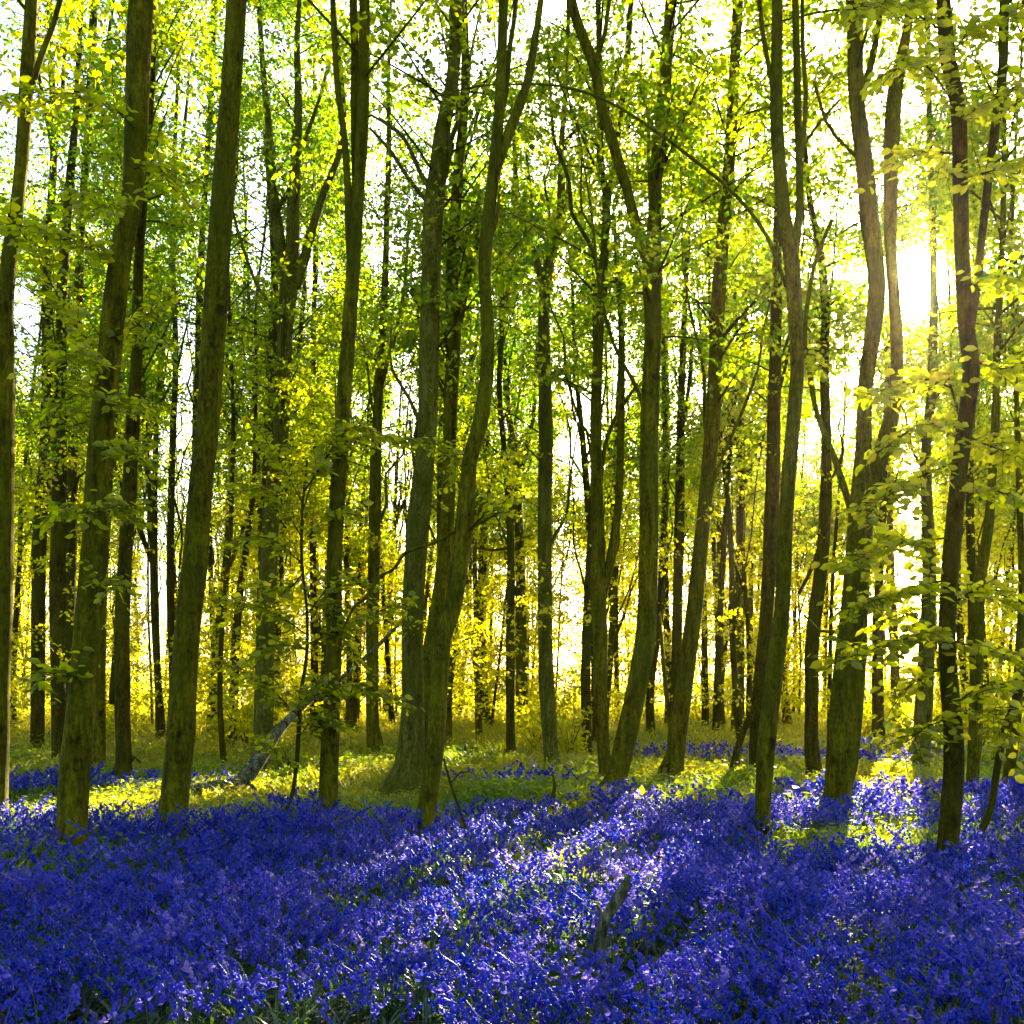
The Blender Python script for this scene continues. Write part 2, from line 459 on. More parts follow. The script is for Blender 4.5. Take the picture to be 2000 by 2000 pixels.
# ------------------------------------------------------------------ traced trees
# label, bark, points (x, y, width in the 2000 px frame, foot first), limbs, options
B, PA, DK = BARK, BARK_PALE, BARK_DARK
TREES = [
 ('thick olive trunk with leafy tufts all the way up, nearest the left edge', B,
  [(138,1675,60),(141,1600,57),(146,1500,57),(161,1350,54),(184,1085,50),(196,867,44),(213,700,43),(235,507,43),(261,362,44),(268,180,45),(274,0,46)], [],
  dict(tw=[([(212,690),(150,640),(60,480),(0,400)],.35,-.5),([(215,660),(260,640),(300,600)],0,.4),([(230,520),(150,470),(40,440)],.2,-.8),([(205,760),(150,770),(110,800)],0,-.5),
   ([(205,800),(250,780),(285,800)],0,-.4),([(200,720),(150,700),(90,700)],0,-.6),([(262,330),(310,320),(330,360)],0,-.3),([(186,1000),(140,985),(100,1010)],0,-.5),([(190,1000),(235,985),(265,1020)],0,-.4),
   ([(196,880),(240,870),(262,900)],0,-.4),([(160,1330),(110,1310),(70,1340)],0,-.5),([(178,1140),(215,1130),(225,1150)],0,-.3),([(262,250),(200,200),(60,180),(0,200)],0,-.9),([(255,400),(210,400),(150,380)],0,-.6)])),
 ('smooth thick trunk leaning right with no low leaves, second from left', B,
  [(335,1640,58),(339,1570,55),(346,1503,54),(365,1250,50),(382,1085,47),(393,940,47),(406,831,45),(417,650,46),(426,507,46),(437,362,42),(450,181,39),(462,0,40)], [], {}),
 ('pale shaded trunk cut by the left edge of the picture', B,
  [(-8,1610,42),(0,1350,38),(6,1100,38),(8,900,38),(9,700,36),(12,560,32),(38,362,25),(50,200,26),(62,0,26)], [[(50,210,14),(80,110,12),(118,0,10)]], {}),
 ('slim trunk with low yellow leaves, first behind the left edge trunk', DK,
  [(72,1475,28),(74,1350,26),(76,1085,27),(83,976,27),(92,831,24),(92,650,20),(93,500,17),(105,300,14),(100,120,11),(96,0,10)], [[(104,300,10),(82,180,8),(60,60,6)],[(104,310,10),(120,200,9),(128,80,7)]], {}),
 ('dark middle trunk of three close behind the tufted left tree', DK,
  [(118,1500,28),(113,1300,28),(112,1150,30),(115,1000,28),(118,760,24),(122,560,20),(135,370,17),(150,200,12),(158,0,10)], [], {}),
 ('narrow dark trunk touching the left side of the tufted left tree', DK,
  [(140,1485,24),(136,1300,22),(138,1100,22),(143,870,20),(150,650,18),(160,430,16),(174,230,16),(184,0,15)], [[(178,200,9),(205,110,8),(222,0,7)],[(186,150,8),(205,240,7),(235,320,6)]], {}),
 ('knotty dark trunk with flared foot right of the tufted left tree', DK,
  [(238,1540,40),(241,1490,31),(238,1250,30),(244,1100,27),(250,1000,26),(259,831,25),(267,690,22),(271,507,19),(284,340,15),(297,145,13),(300,0,12)], [[(245,1500,10),(262,1478,8),(274,1490,5)]], {}),
 ('thin trunk half hidden behind the tufted left tree', B,
  [(192,1505,26),(196,1250,22),(203,1090,20),(215,900,16),(232,700,14),(250,500,12),(262,300,10)], [], {}),
 ('very thin straight stem left of the pair in the white gap', DK,
  [(316,1440,11),(303,1100,11),(305,850,11),(320,650,11),(342,460,9),(360,250,7)], [], {}),
 ('very thin straight stem just left of the smooth thick trunk', DK,
  [(342,1450,13),(333,1150,14),(336,900,13),(343,700,11),(338,500,10),(341,300,8),(350,100,7)], [[(334,950,5),(355,1040,5),(350,1110,4)]], {}),
 ('slim dark stem rising behind the smooth thick trunk', DK,
  [(372,1470,18),(380,1200,17),(385,900,16),(388,700,15),(391,543,13),(403,330,11),(414,150,11),(418,0,11)], [], {}),
 ('thin bent stem in bright light between smooth trunk and the sapling', DK,
  [(438,1500,13),(430,1380,11),(432,1250,10),(445,1100,10),(452,1000,9),(455,800,8),(448,600,6)], [], {}),
 ('short leaning stem curving right behind the sapling leaves', DK,
  [(455,1470,17),(458,1300,18),(466,1180,16),(482,1060,12),(496,940,9),(500,750,7)], [], {}),
 ('tall three armed tree with grey upper limbs over the fallen log', PA,
  [(511,1508,46),(514,1440,40),(517,1300,36),(523,1140,35),(530,1000,33),(542,880,32),(553,795,32),(557,650,31),(567,540,36),(572,480,28),(573,400,25),(578,300,21),(583,200,16),(580,80,12),(585,0,10)],
  [[(560,560,28),(550,500,26),(541,440,24),(531,350,20),(525,250,15),(515,150,12),(505,0,9)],[(577,560,22),(592,515,20),(612,440,17),(635,370,15),(660,310,13),(672,230,12),(662,110,10),(650,0,9)],[(575,330,12),(600,260,9),(625,190,7),(640,130,6)],[(535,420,9),(560,380,10),(574,350,9)]], {}),
 ('dark stem touching the left side of the three armed tree', DK,
  [(503,1480,16),(512,1100,18),(520,950,20),(526,860,22),(529,760,22),(534,650,19),(536,540,14),(528,400,10),(520,300,8)], [], {}),
 ('straight slender olive trunk with dark foot among bluebells, twin stems on top', B,
  [(638,1614,42),(641,1560,38),(643,1500,36),(647,1395,33),(652,1250,31),(655,1050,30),(668,831,30),(679,680,28),(691,507,27),(700,362,25),(707,254,25),(711,100,22),(712,0,20)],
  [[(697,400,16),(693,300,15),(692,200,15),(693,100,15),(690,0,15)],[(686,570,12),(680,450,13),(679,362,14),(671,254,13),(660,180,12),(654,100,11),(650,0,11)],[(706,235,5),(726,225,5),(788,268,4)]], {}),
 ('grey broad stem of the fused pair with wide spreading foot', PA,
  [(790,1552,76),(798,1500,58),(803,1440,50),(806,1350,44),(806,1200,42),(815,1048,44),(826,940,42),(835,831,38),(838,690,39),(843,507,38),(847,400,40),(856,330,36),(865,250,30),(880,180,26),(888,100,24),(890,0,24)],
  [[(845,400,12),(831,391,9),(795,344,8),(759,290,7),(722,250,5)],[(848,380,12),(824,344,9),(788,268,7),(740,230,5)],[(852,385,14),(868,350,10),(885,280,7)],[(822,960,8),(808,900,6),(800,820,5)]], {}),
 ('dark curving stem of the fused pair, on its right side', B,
  [(815,1540,44),(820,1460,38),(828,1400,36),(842,1280,34),(862,1150,31),(873,1012,28),(880,795,28),(886,650,29),(882,543,24),(893,362,21),(906,217,18),(909,120,16),(905,0,14)],
  [[(893,640,20),(905,580,17),(917,525,16),(932,470,12),(944,410,9)],[(890,520,12),(905,470,11),(925,430,11),(940,370,8)],[(896,420,7),(906,350,6),(938,388,5)]], {}),
 ('wavy leaning trunk crossing in front of the fused pair', B,
  [(824,1648,42),(830,1600,38),(849,1467,36),(865,1250,34),(884,1193,33),(900,1090,34),(910,1012,34),(917,904,31),(937,831,31),(950,740,27),(952,650,25),(947,560,25),(948,490,26),(961,362,23),(972,250,22),(977,181,21),(983,0,18)],
  [[(955,400,18),(966,345,18),(982,295,20),(1003,235,20),(1030,163,18),(1045,72,15),(1056,0,12)],[(975,240,11),(988,180,11),(996,90,10),(1008,0,9)],[(950,480,9),(968,440,8),(975,380,6)]],
  dict(tw=[([(905,1050),(940,1010),(975,985),(1010,975)],0,.6)])),
 ('thin straight trunk with sparse leaves left of the three armed fork gap', B,
  [(735,1482,34),(728,1420,26),(727,1250,24),(731,1085,25),(734,904,22),(740,760,18),(750,600,14),(755,450,12),(760,250,10)], [[(742,760,10),(770,660,9),(790,560,7),(800,400,6)]], {}),
 ('short dark stem right behind the wavy leaning trunk', DK,
  [(893,1390,18),(893,1250,16),(896,1150,14),(900,1000,12),(905,850,10)], [], {}),
 ('thin trunk with broad buttressed foot right of the wavy trunk', DK,
  [(950,1430,44),(944,1400,28),(941,1350,24),(940,1250,20),(943,1100,18),(945,1000,16),(950,850,14),(955,700,11),(948,560,9)], [], {}),
 ('narrow nearly black stem right of the buttressed thin trunk', DK,
  [(999,1492,20),(997,1420,17),(996,1250,16),(998,1121,15),(994,985,15),(985,880,12),(975,760,11),(980,650,10)], [[(995,1070,6),(960,1075,5),(930,1070,4)]], {}),
 ('stem with a u shaped fork behind the narrow black stem', B,
  [(1020,1445,24),(1018,1250,22),(1016,1100,18),(1010,950,17),(1000,850,14),(990,780,12),(985,650,12),(998,500,12),(1005,350,9)], [[(1010,950,12),(1030,870,10),(1045,780,8),(1050,650,6)],[(1002,870,10),(975,925,9),(950,925,8),(935,880,7)]], {}),
 ('straight mid wood tree forking into a pale y below the centre canopy', PA,
  [(1079,1508,32),(1076,1470,30),(1069,1359,30),(1065,1250,29),(1064,1012,27),(1066,831,28),(1062,650,23),(1065,560,24),(1078,495,18),(1094,440,18),(1097,390,17),(1096,300,12),(1104,180,9),(1110,60,7)],
  [[(1062,560,17),(1045,500,15),(1025,450,13),(1010,380,11),(1005,290,8),(998,180,6)],[(1094,420,9),(1108,380,8),(1112,320,6)],[(1035,480,8),(1038,400,8),(1028,300,6)]], {}),
 ('slim dark stem just left of the twin stemmed centre tree', DK,
  [(1148,1475,21),(1144,1350,19),(1146,1250,18),(1151,1100,15),(1156,1000,12),(1160,850,9)], [], {}),
 ('centre tree splitting into two tall stems at half height', B,
  [(1184,1540,28),(1178,1450,26),(1173,1350,27),(1172,1250,29),(1168,1150,30),(1168,1048,26),(1165,920,23),(1164,795,22),(1170,650,19),(1178,543,18),(1184,400,16),(1178,350,13),(1171,300,12),(1172,200,12),(1170,100,11),(1168,0,10)],
  [[(1172,1180,20),(1184,1130,19),(1197,1070,18),(1208,975,15),(1213,830,14),(1214,650,13),(1208,560,10),(1200,440,7)],[(1186,400,12),(1195,350,12),(1207,270,11),(1216,190,12),(1226,100,12),(1232,0,11)],[(1172,950,8),(1182,870,8),(1205,810,7),(1245,750,6)],
   [(1172,560,8),(1157,489,8),(1130,440,8),(1117,417,8),(1112,360,8),(1103,326,8),(1082,272,7),(1076,200,6),(1070,90,5)]], {}),
 ('thick trunk leaning right out of the bluebells, forked wide above the centre', B,
  [(1190,1570,46),(1200,1525,42),(1214,1480,42),(1240,1359,41),(1260,1250,40),(1266,1121,38),(1268,976,36),(1269,795,35),(1275,650,33),(1273,543,35),(1276,480,30),(1278,434,27),(1282,326,25),(1298,181,25),(1310,0,22)],
  [[(1270,520,26),(1256,478,25),(1238,425,22),(1225,370,20),(1205,308,21),(1192,260,21),(1178,220,21),(1160,130,21),(1130,50,20),(1112,-20,18)],[(1162,120,10),(1180,70,9),(1190,0,8)]], {}),
 ('dark thin stem close behind the thick wide forked trunk', DK,
  [(1272,1452,18),(1270,1350,16),(1288,1200,15),(1296,1050,14),(1300,900,12),(1296,700,10)], [], {}),
 ('mossy dark stem just left of the tall right leaning trunk', DK,
  [(1318,1455,24),(1322,1250,20),(1325,1121,20),(1328,976,19),(1330,800,15),(1335,650,12),(1342,500,10),(1350,350,8)], [[(1330,850,9),(1345,760,8),(1352,660,6)]], {}),
 ('long unforked trunk leaning right with curved foot on the grass', B,
  [(1310,1535,50),(1318,1480,38),(1328,1395,36),(1349,1250,33),(1357,1180,31),(1374,1012,28),(1391,831,28),(1398,700,27),(1401,616,27),(1414,435,25),(1424,326,23),(1432,181,21),(1441,0,20)],
  [[(1318,1480,10),(1304,1380,9),(1296,1300,8),(1288,1200,6)]], {}),
 ('first thin straight stem right of the long unforked trunk', DK, [(1378,1430,15),(1376,1250,13),(1374,1100,11),(1376,900,9)], [], {}),
 ('second thin straight stem right of the long unforked trunk', DK, [(1396,1455,15),(1404,1250,13),(1412,1100,11),(1424,900,9),(1440,700,7)], [], {}),
 ('straight upright trunk midway between two right leaning trunks', B,
  [(1440,1438,28),(1442,1350,24),(1443,1250,22),(1446,1085,19),(1447,900,16),(1450,750,14),(1455,600,12),(1460,400,9)], [[(1460,1440,9),(1464,1250,9),(1468,1100,8)]], {}),
 ('dark rough trunk close behind the sinuous y topped tree', DK,
  [(1475,1525,27),(1478,1400,24),(1492,1250,25),(1502,1121,27),(1508,976,28),(1512,795,26),(1515,650,22),(1518,500,18),(1520,330,12)], [], {}),
 ('sinuous slender tree with y top standing in bluebells right of centre', B,
  [(1486,1648,28),(1488,1620,29),(1492,1540,32),(1500,1431,34),(1520,1250,32),(1528,1180,29),(1535,1012,29),(1549,831,28),(1557,722,27),(1554,640,28),(1547,520,30),(1535,440,26),(1526,362,25),(1516,217,24),(1518,0,20)],
  [[(1550,500,18),(1560,430,16),(1562,362,15),(1558,217,15),(1556,110,15),(1553,0,14)],[(1520,250,10),(1505,150,10),(1492,80,10),(1483,0,9)],[(1562,330,8),(1570,260,9),(1574,180,9),(1568,90,9),(1567,0,8)],
   [(1536,560,9),(1517,507,8),(1500,465,8),(1481,435,8),(1445,390,7),(1409,355,7),(1350,308,7),(1266,246,6),(1175,192,6),(1085,167,5),(1012,165,4),(940,167,4),(853,188,3)],[(1566,290,6),(1600,240,6),(1640,195,5)]],
  dict(tw=[([(1552,700),(1580,690),(1610,720)],0,.3)])),
 ('wavy mid wood stem between the y topped and the broad split trunk', DK,
  [(1590,1520,32),(1584,1440,27),(1585,1350,27),(1587,1250,27),(1606,1085,24),(1611,976,22),(1614,867,19),(1610,700,18),(1612,600,18),(1600,480,14),(1580,380,11),(1572,260,9)], [[(1610,1040,9),(1585,1110,8),(1560,1160,7)]], {}),
 ('wiry little stem right against the left of the broad split trunk', DK, [(1618,1440,10),(1622,1250,8),(1628,1100,7),(1640,950,6),(1650,800,5)], [], {}),
 ('broad double trunk splitting in a v below the sun', B,
  [(1634,1590,52),(1637,1540,50),(1646,1431,56),(1661,1250,54),(1671,1170,54),(1680,1012,46),(1684,920,36),(1687,867,32),(1690,759,29),(1704,650,30),(1712,550,34),(1698,420,36),(1690,326,33),(1672,181,29),(1668,0,30)],
  [[(1684,1060,34),(1700,960,34),(1727,867,32),(1745,795,28),(1752,700,25),(1748,600,24),(1740,500,24),(1739,420,26),(1740,326,30),(1748,181,30),(1768,80,20),(1780,0,18)],
   [(1672,1030,14),(1660,990,14),(1633,904,13),(1597,813,11),(1580,722,10),(1572,650,9),(1590,520,8),(1625,430,7)],[(1650,1540,26),(1662,1500,26),(1672,1400,26),(1682,1250,24),(1688,1100,20)],
   [(1690,320,9),(1650,285,8),(1615,240,7),(1590,160,6)],[(1680,200,14),(1705,110,13),(1722,0,11)],[(1645,1235,7),(1600,1232,5),(1570,1200,4)]], {}),
 ('straight trunk on the lit grass right of the broad double trunk', DK,
  [(1718,1472,30),(1715,1400,23),(1714,1250,22),(1716,1150,17),(1724,1000,14),(1730,850,12)], [], {}),
 ('pale thin trunk far back right of the broad double trunk', PA,
  [(1755,1432,24),(1750,1380,19),(1746,1250,18),(1742,1150,14),(1738,1000,12),(1742,850,10)], [], {}),
 ('wide grey trunk behind the leaves left of the black wavy tree', PA,
  [(1798,1502,32),(1803,1400,34),(1811,1250,31),(1815,1100,26),(1808,900,20),(1820,750,18)], [], {}),
 ('nearly black wavy tree with many broad leaf sprays near the right edge', DK,
  [(1844,1722,34),(1848,1670,36),(1855,1612,40),(1863,1503,39),(1862,1431,37),(1856,1359,33),(1849,1250,33),(1851,1193,32),(1858,1085,34),(1871,940,32),(1885,831,32),(1897,722,32),(1888,640,31),(1880,500,28),(1876,362,28),(1872,217,28),(1850,110,28),(1842,0,26)],
  [[(1894,650,18),(1908,560,16),(1916,480,15),(1925,400,16),(1943,254,18),(1958,145,18),(1962,0,20)]],
  dict(tw=[([(1850,1050),(1740,1065),(1640,1110)],0,-.4),([(1855,1130),(1750,1160),(1650,1190)],0,-.6),([(1855,1230),(1760,1250),(1640,1290)],.1,-.6),([(1870,900),(1760,950),(1690,1010)],0,-.6),([(1885,770),(1800,740),(1700,770)],0,-.5),
   ([(1885,830),(1800,830),(1720,880)],0,-.4),([(1870,950),(1950,960),(2040,1000)],0,-.5),([(1880,850),(1960,880),(2040,900)],0,.4),([(1855,1250),(1930,1270),(2020,1300)],0,-.4),([(1860,1400),(1930,1390),(1990,1450)],0,-.5),([(1860,1400),(1810,1420),(1770,1450)],0,-.4),
   ([(1860,1380),(1920,1340),(2000,1340)],0,.3),([(1872,217),(1800,120),(1740,140)],0,-.6),([(1842,60),(1750,10),(1650,20)],0,-1.),([(1850,250),(1930,200),(2020,150)],0,-.6),([(1876,350),(1950,330),(2040,300)],0,-.7),([(1890,700),(1960,720),(2040,690)],0,.4),
   ([(1870,300),(1800,300),(1730,330)],0,.5),([(1852,1300),(1790,1330),(1740,1370)],0,.2),([(1855,1180),(1920,1150),(1990,1180)],0,.4),([(1880,560),(1950,540),(2030,560)],0,-.5),([(1850,120),(1900,60),(2000,30)],0,-.7),([(1845,1260),(1780,1200),(1730,1210)],0,.4)])),
 ('straight trunk just right of the nearly black wavy tree', B,
  [(1899,1562,24),(1905,1431,25),(1908,1250,26),(1909,1170,25),(1922,1080,20),(1932,1012,18),(1944,831,15),(1946,722,14),(1953,560,12),(1960,400,10)], [], {}),
 ('slanting trunk leaning right against the right edge', B,
  [(1966,1550,22),(1974,1480,21),(1985,1395,20),(1992,1250,16),(1996,1150,13),(1990,950,11),(1985,780,9)], [], {}),
 ('curved black sapling bowing out of the bluebells at the right edge', DK,
  [(1892,1700,12),(1900,1660,13),(1914,1630,13),(1936,1576,14),(1947,1503,14),(1961,1431,14),(1980,1377,14),(2004,1320,13),(2030,1230,11)], [], dict(short=True)),
 ('small leafy beech sapling in front of the fallen log', DK,
  [(551,1618,7),(556,1590,7),(569,1558,8),(578,1504,9),(583,1430,9),(587,1359,8),(598,1286,7),(600,1200,6),(590,1100,6),(590,1000,5),(600,900,4)], [],
  dict(short=True, tw=[([(600,1240),(520,1190),(430,1175)],0,.3),([(598,1260),(700,1210),(800,1170)],0,.4),([(578,1504),(540,1470),(500,1440)],0,-.2),([(585,1400),(500,1320),(440,1300)],0,.3),([(587,1359),(680,1340),(790,1370)],0,.3),
   ([(590,1000),(640,880),(760,855),(880,880),(895,950)],0,.5),([(590,980),(520,870),(430,870)],0,.2),([(590,1100),(520,1050),(440,1070)],0,.3),([(600,1050),(650,1000),(700,1010)],0,.2),([(583,1440),(620,1400),(680,1420)],0,-.3),([(600,1200),(660,1130),(720,1140)],0,.4),
   ([(594,960),(680,840),(750,850)],0,-.3),([(590,1050),(530,960),(460,960)],0,.4),([(586,1380),(620,1340),(660,1350)],0,-.4),([(598,1270),(560,1260),(500,1280)],0,-.3),([(600,1180),(640,1200),(700,1290)],0,.3),([(592,1120),(560,1150),(500,1140)],0,.3)])),
]
CROWN_TOP = 17.0
TREE_XY = []
def build_traced(idx, label, bark, pts, limbs, opt):
    r = np.random.default_rng(100 + idx)
    D0 = EYE * F / (pts[0][1] - HY)
    ph = r.uniform(0, 6.3); amp = 0.25 if D0 > 15 else .12
    short = opt.get('short')
    Dz = lambda z: D0 + amp * (math.sin(z * .5 + ph) - math.sin(ph))
    def P(x, y, w):
        z = EYE - (y - HY) / F * D0
        d = Dz(z)
        p = unproj(x, y, d)
        return [*p, w * d / F / 2]
    path = [P(*p) for p in pts]
    base = np.array(path[0][:3]); TREE_XY.append((base[0], base[1]))
    g = float(ground_h(base[0], base[1]))
    root = empty('sapling' if short else 'tree', (base[0], base[1], g))
    tag(root, label, 'sapling' if short else 'tree')
    r0 = path[0][3]
    foot = [[base[0] + (base[0] - path[1][0]) * .2, base[1], g - .25, r0 * 1.7], [base[0], base[1], g + .02, r0 * 1.28], [base[0] * .85 + path[1][0] * .15, base[1], g + .2, r0 * 1.02]]
    if short: foot = foot[:1]
    else: path = path[1:]
    tv = np.array(path)
    # goes on above the frame to the crown
    if not short:
        top = tv[-1]; dirv = (tv[-1] - tv[-3])[:3]; dirv = norm(dirv)
        H = max(CROWN_TOP + r.uniform(-2, 2), top[2] + 4)
        q = top.copy(); ext = []
        n = 5
        for k in range(1, n + 1):
            dz = (H - top[2]) / n
            dirk = norm(dirv * (1 - k / n) + np.array([0, 0, 1.0]) + r.normal(0, .08, 3))
            q = q + np.array([*(dirk * dz / max(dirk[2], .3)), 0]); q[3] = top[3] * (1 - .85 * k / n); ext.append(q.copy())
        tv = np.vstack([tv, ext])
    full = catmull(np.vstack([foot, tv]), 0.12 if D0 < 20 else .3)
    full[:, 3] = np.maximum(full[:, 3], .004)
    seg = 18 if D0 < 20 else 12
    v, f = tube(full, seg if not short else 8, 0.035 if not short else .05, idx)
    child('trunk', v, f, bark, root)
    bb, bl = Bag(), Bag()
    for li, lp in enumerate(limbs):
        s = r.uniform(-.12, .12)
        x0, y0, w0 = lp[0]
        lpts, acc = [], 0
        last = None
        for (x, y, w) in lp:
            p = np.array(P(x, y, w))
            if last is not None: acc += np.linalg.norm((p - last)[:3])
            last = p.copy()
            d = p[1] + s * acc
            q = unproj(x, y, d); lpts.append([*q, w * d / F / 2])
        lt = np.array(lpts)
        if lp[-1][1] <= 5 and lp[-1][2] > 5:
            dv = norm((lt[-1] - lt[-3])[:3]) + np.array([0, 0, .6]); dv = norm(dv)
            L = 3.5
            lt = np.vstack([lt, [*(lt[-1, :3] + dv * L * .5), lt[-1, 3] * .6], [*(lt[-1, :3] + dv * L + r.normal(0, .2, 3)), lt[-1, 3] * .15]])
        lt = catmull(lt, .15 if D0 < 20 else .3); lt[:, 3] = np.maximum(lt[:, 3], .003)
        v, f = tube(lt, 10 if w0 > 10 else 6, .03, idx * 31 + li)
        child('limb', v, f, bark, root)
    if not short and D0 > 14.5:
        o_ = np.argsort(full[:, 2])
        for q in range(3):
            z0 = r.uniform(3.5, 10); p0 = np.array([np.interp(z0, full[o_, 2], full[o_, j]) for j in range(3)]); rt = float(np.interp(z0, full[o_, 2], full[o_, 3]))
            az = r.uniform(0, 6.28); L = r.uniform(2, 5); tt = np.linspace(0, 1, 7)[:, None]
            d = np.array([math.cos(az) * .4, math.sin(az) * .4, 1.0])
            pp = p0 + d * L * tt - np.array([d[0], d[1], 0]) * L * .3 * tt ** 2 + np.vstack([np.zeros(3), r.normal(0, .07, (6, 3))])
            v, f = tube(catmull(np.hstack([pp, max(.014, rt * .28) * (1 - .75 * tt)]), .25), 6, .03, idx + q)
            child('limb', v, f, bark, root)
    # foliage
    zz, xx = full[:, 2], full[:, :3]
    order = np.argsort(zz)
    axis = lambda z: np.array([np.interp(z, zz[order], xx[order, 0]), np.interp(z, zz[order], xx[order, 1]), z])
    ztop = zz.max()
    for (tp, a, b) in opt.get('tw', []):
        sb, sl = Bag(), Bag()
        twig_spray(r, tp, D0 + a, D0 + b, sb, sl, tone=.42)
        v, f = sb.get(); br = child('branch', v, f, BARK_DARK, root)
        v, f = sl.get(); lo = child('leaves', v, f, LEAF, root, attr=sl.tone()); lo.parent = br
    if not short:
        if D0 < 14.5:   # near: crown above the frame only
            crown(r, axis, 8.6, ztop, 26, 2.6, 6, 26, .11, .4, bb, bl, rad=.55, gaps=True)
        elif D0 < 20:
            crown(r, axis, 6.0, ztop, 42, 2.4, 6, 40, .105, .2, bb, bl, rad=.5)
            crown(r, axis, 2.0, 7, 5, .9, 2, 16, .08, .4, bb, bl, rad=.3, thick=.008, fine=True)
        else:
            dens = 1.0
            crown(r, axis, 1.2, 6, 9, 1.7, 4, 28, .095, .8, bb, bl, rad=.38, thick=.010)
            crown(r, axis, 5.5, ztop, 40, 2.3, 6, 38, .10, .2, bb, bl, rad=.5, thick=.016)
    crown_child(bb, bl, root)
    return root

for i_, (label, bark, pts, limbs, opt) in enumerate(TREES):
    build_traced(i_, label, bark, pts, limbs, opt)

# ------------------------------------------------------------------ far trees between and behind them
def axis_of(path):
    o = np.argsort(path[:, 2]); z = path[o, 2]; xy = path[o, :2]
    return lambda h: np.array([np.interp(h, z, xy[:, 0]), np.interp(h, z, xy[:, 1]), h])

FAR = []
placed = list(TREE_XY)
tries = 0
while len(FAR) < 190 and tries < 20000:
    tries += 1
    y = 25 + 45 * rng.random() ** .75
    x = rng.uniform(-.5, .56) * y + rng.uniform(-2, 2)
    if min((x - a) ** 2 + (y - b) ** 2 for a, b in placed) < (1.2 if y < 40 else 1.4) ** 2: continue
    px = CX + x / y * F
    if px < -110 or px > 2130: continue
    if abs(px - 1800) < 24 + .07 * F / y: continue      # leave the sun in the gap it has
    zt = np.linspace(0, 17, 60)
    hp = np.stack([x - sdir[0] / sdir[2] * zt, y - sdir[1] / sdir[2] * zt, np.full(60, .3)], -1); hp = hp[hp[:, 1] > 4]
    if len(hp):
        hx, hy = to_px(hp)
        if any((((hx - a) / (b_ * .8)) ** 2 + ((hy - c_) / (d_ * .8)) ** 2 < 1).any() for a, c_, b_, d_, p_ in LIT if p_ >= .93 and d_ > 24): continue
    placed.append((x, y)); FAR.append((x, y))

refs = sorted([(p[0][0], l) for l, b, p, li, o in TREES if p[0][2] >= 26 or 'short' in o])
WHERE = [(-9e9, 'left of the tufted left tree'), (138, 'between the tufted left tree and the smooth thick trunk'), (335, 'between the smooth thick trunk and the three armed tree'),
         (511, 'between the three armed tree and the straight slender trunk'), (640, 'between the straight slender trunk and the fused pair'),
         (800, 'between the fused pair and the narrow black stem'), (999, 'between the narrow black stem and the centre tree'),
         (1184, 'between the centre tree and the long unforked trunk'), (1330, 'between the long unforked trunk and the y topped tree'),
         (1500, 'between the y topped tree and the broad double trunk'), (1650, 'between the broad double trunk and the black wavy tree'), (1855, 'right of the nearly black wavy tree'), (1968, 'right of the slanting trunk at the right edge')]
ORD = ['first', 'second', 'third', 'fourth', 'fifth', 'sixth', 'seventh', 'eighth', 'ninth', 'tenth', 'eleventh', 'twelfth', 'thirteenth', 'fourteenth', 'fifteenth', 'sixteenth', 'seventeenth', 'eighteenth', 'nineteenth', 'twentieth']
far_sorted = sorted(FAR, key=lambda t: t[0] / t[1])
counts = {}
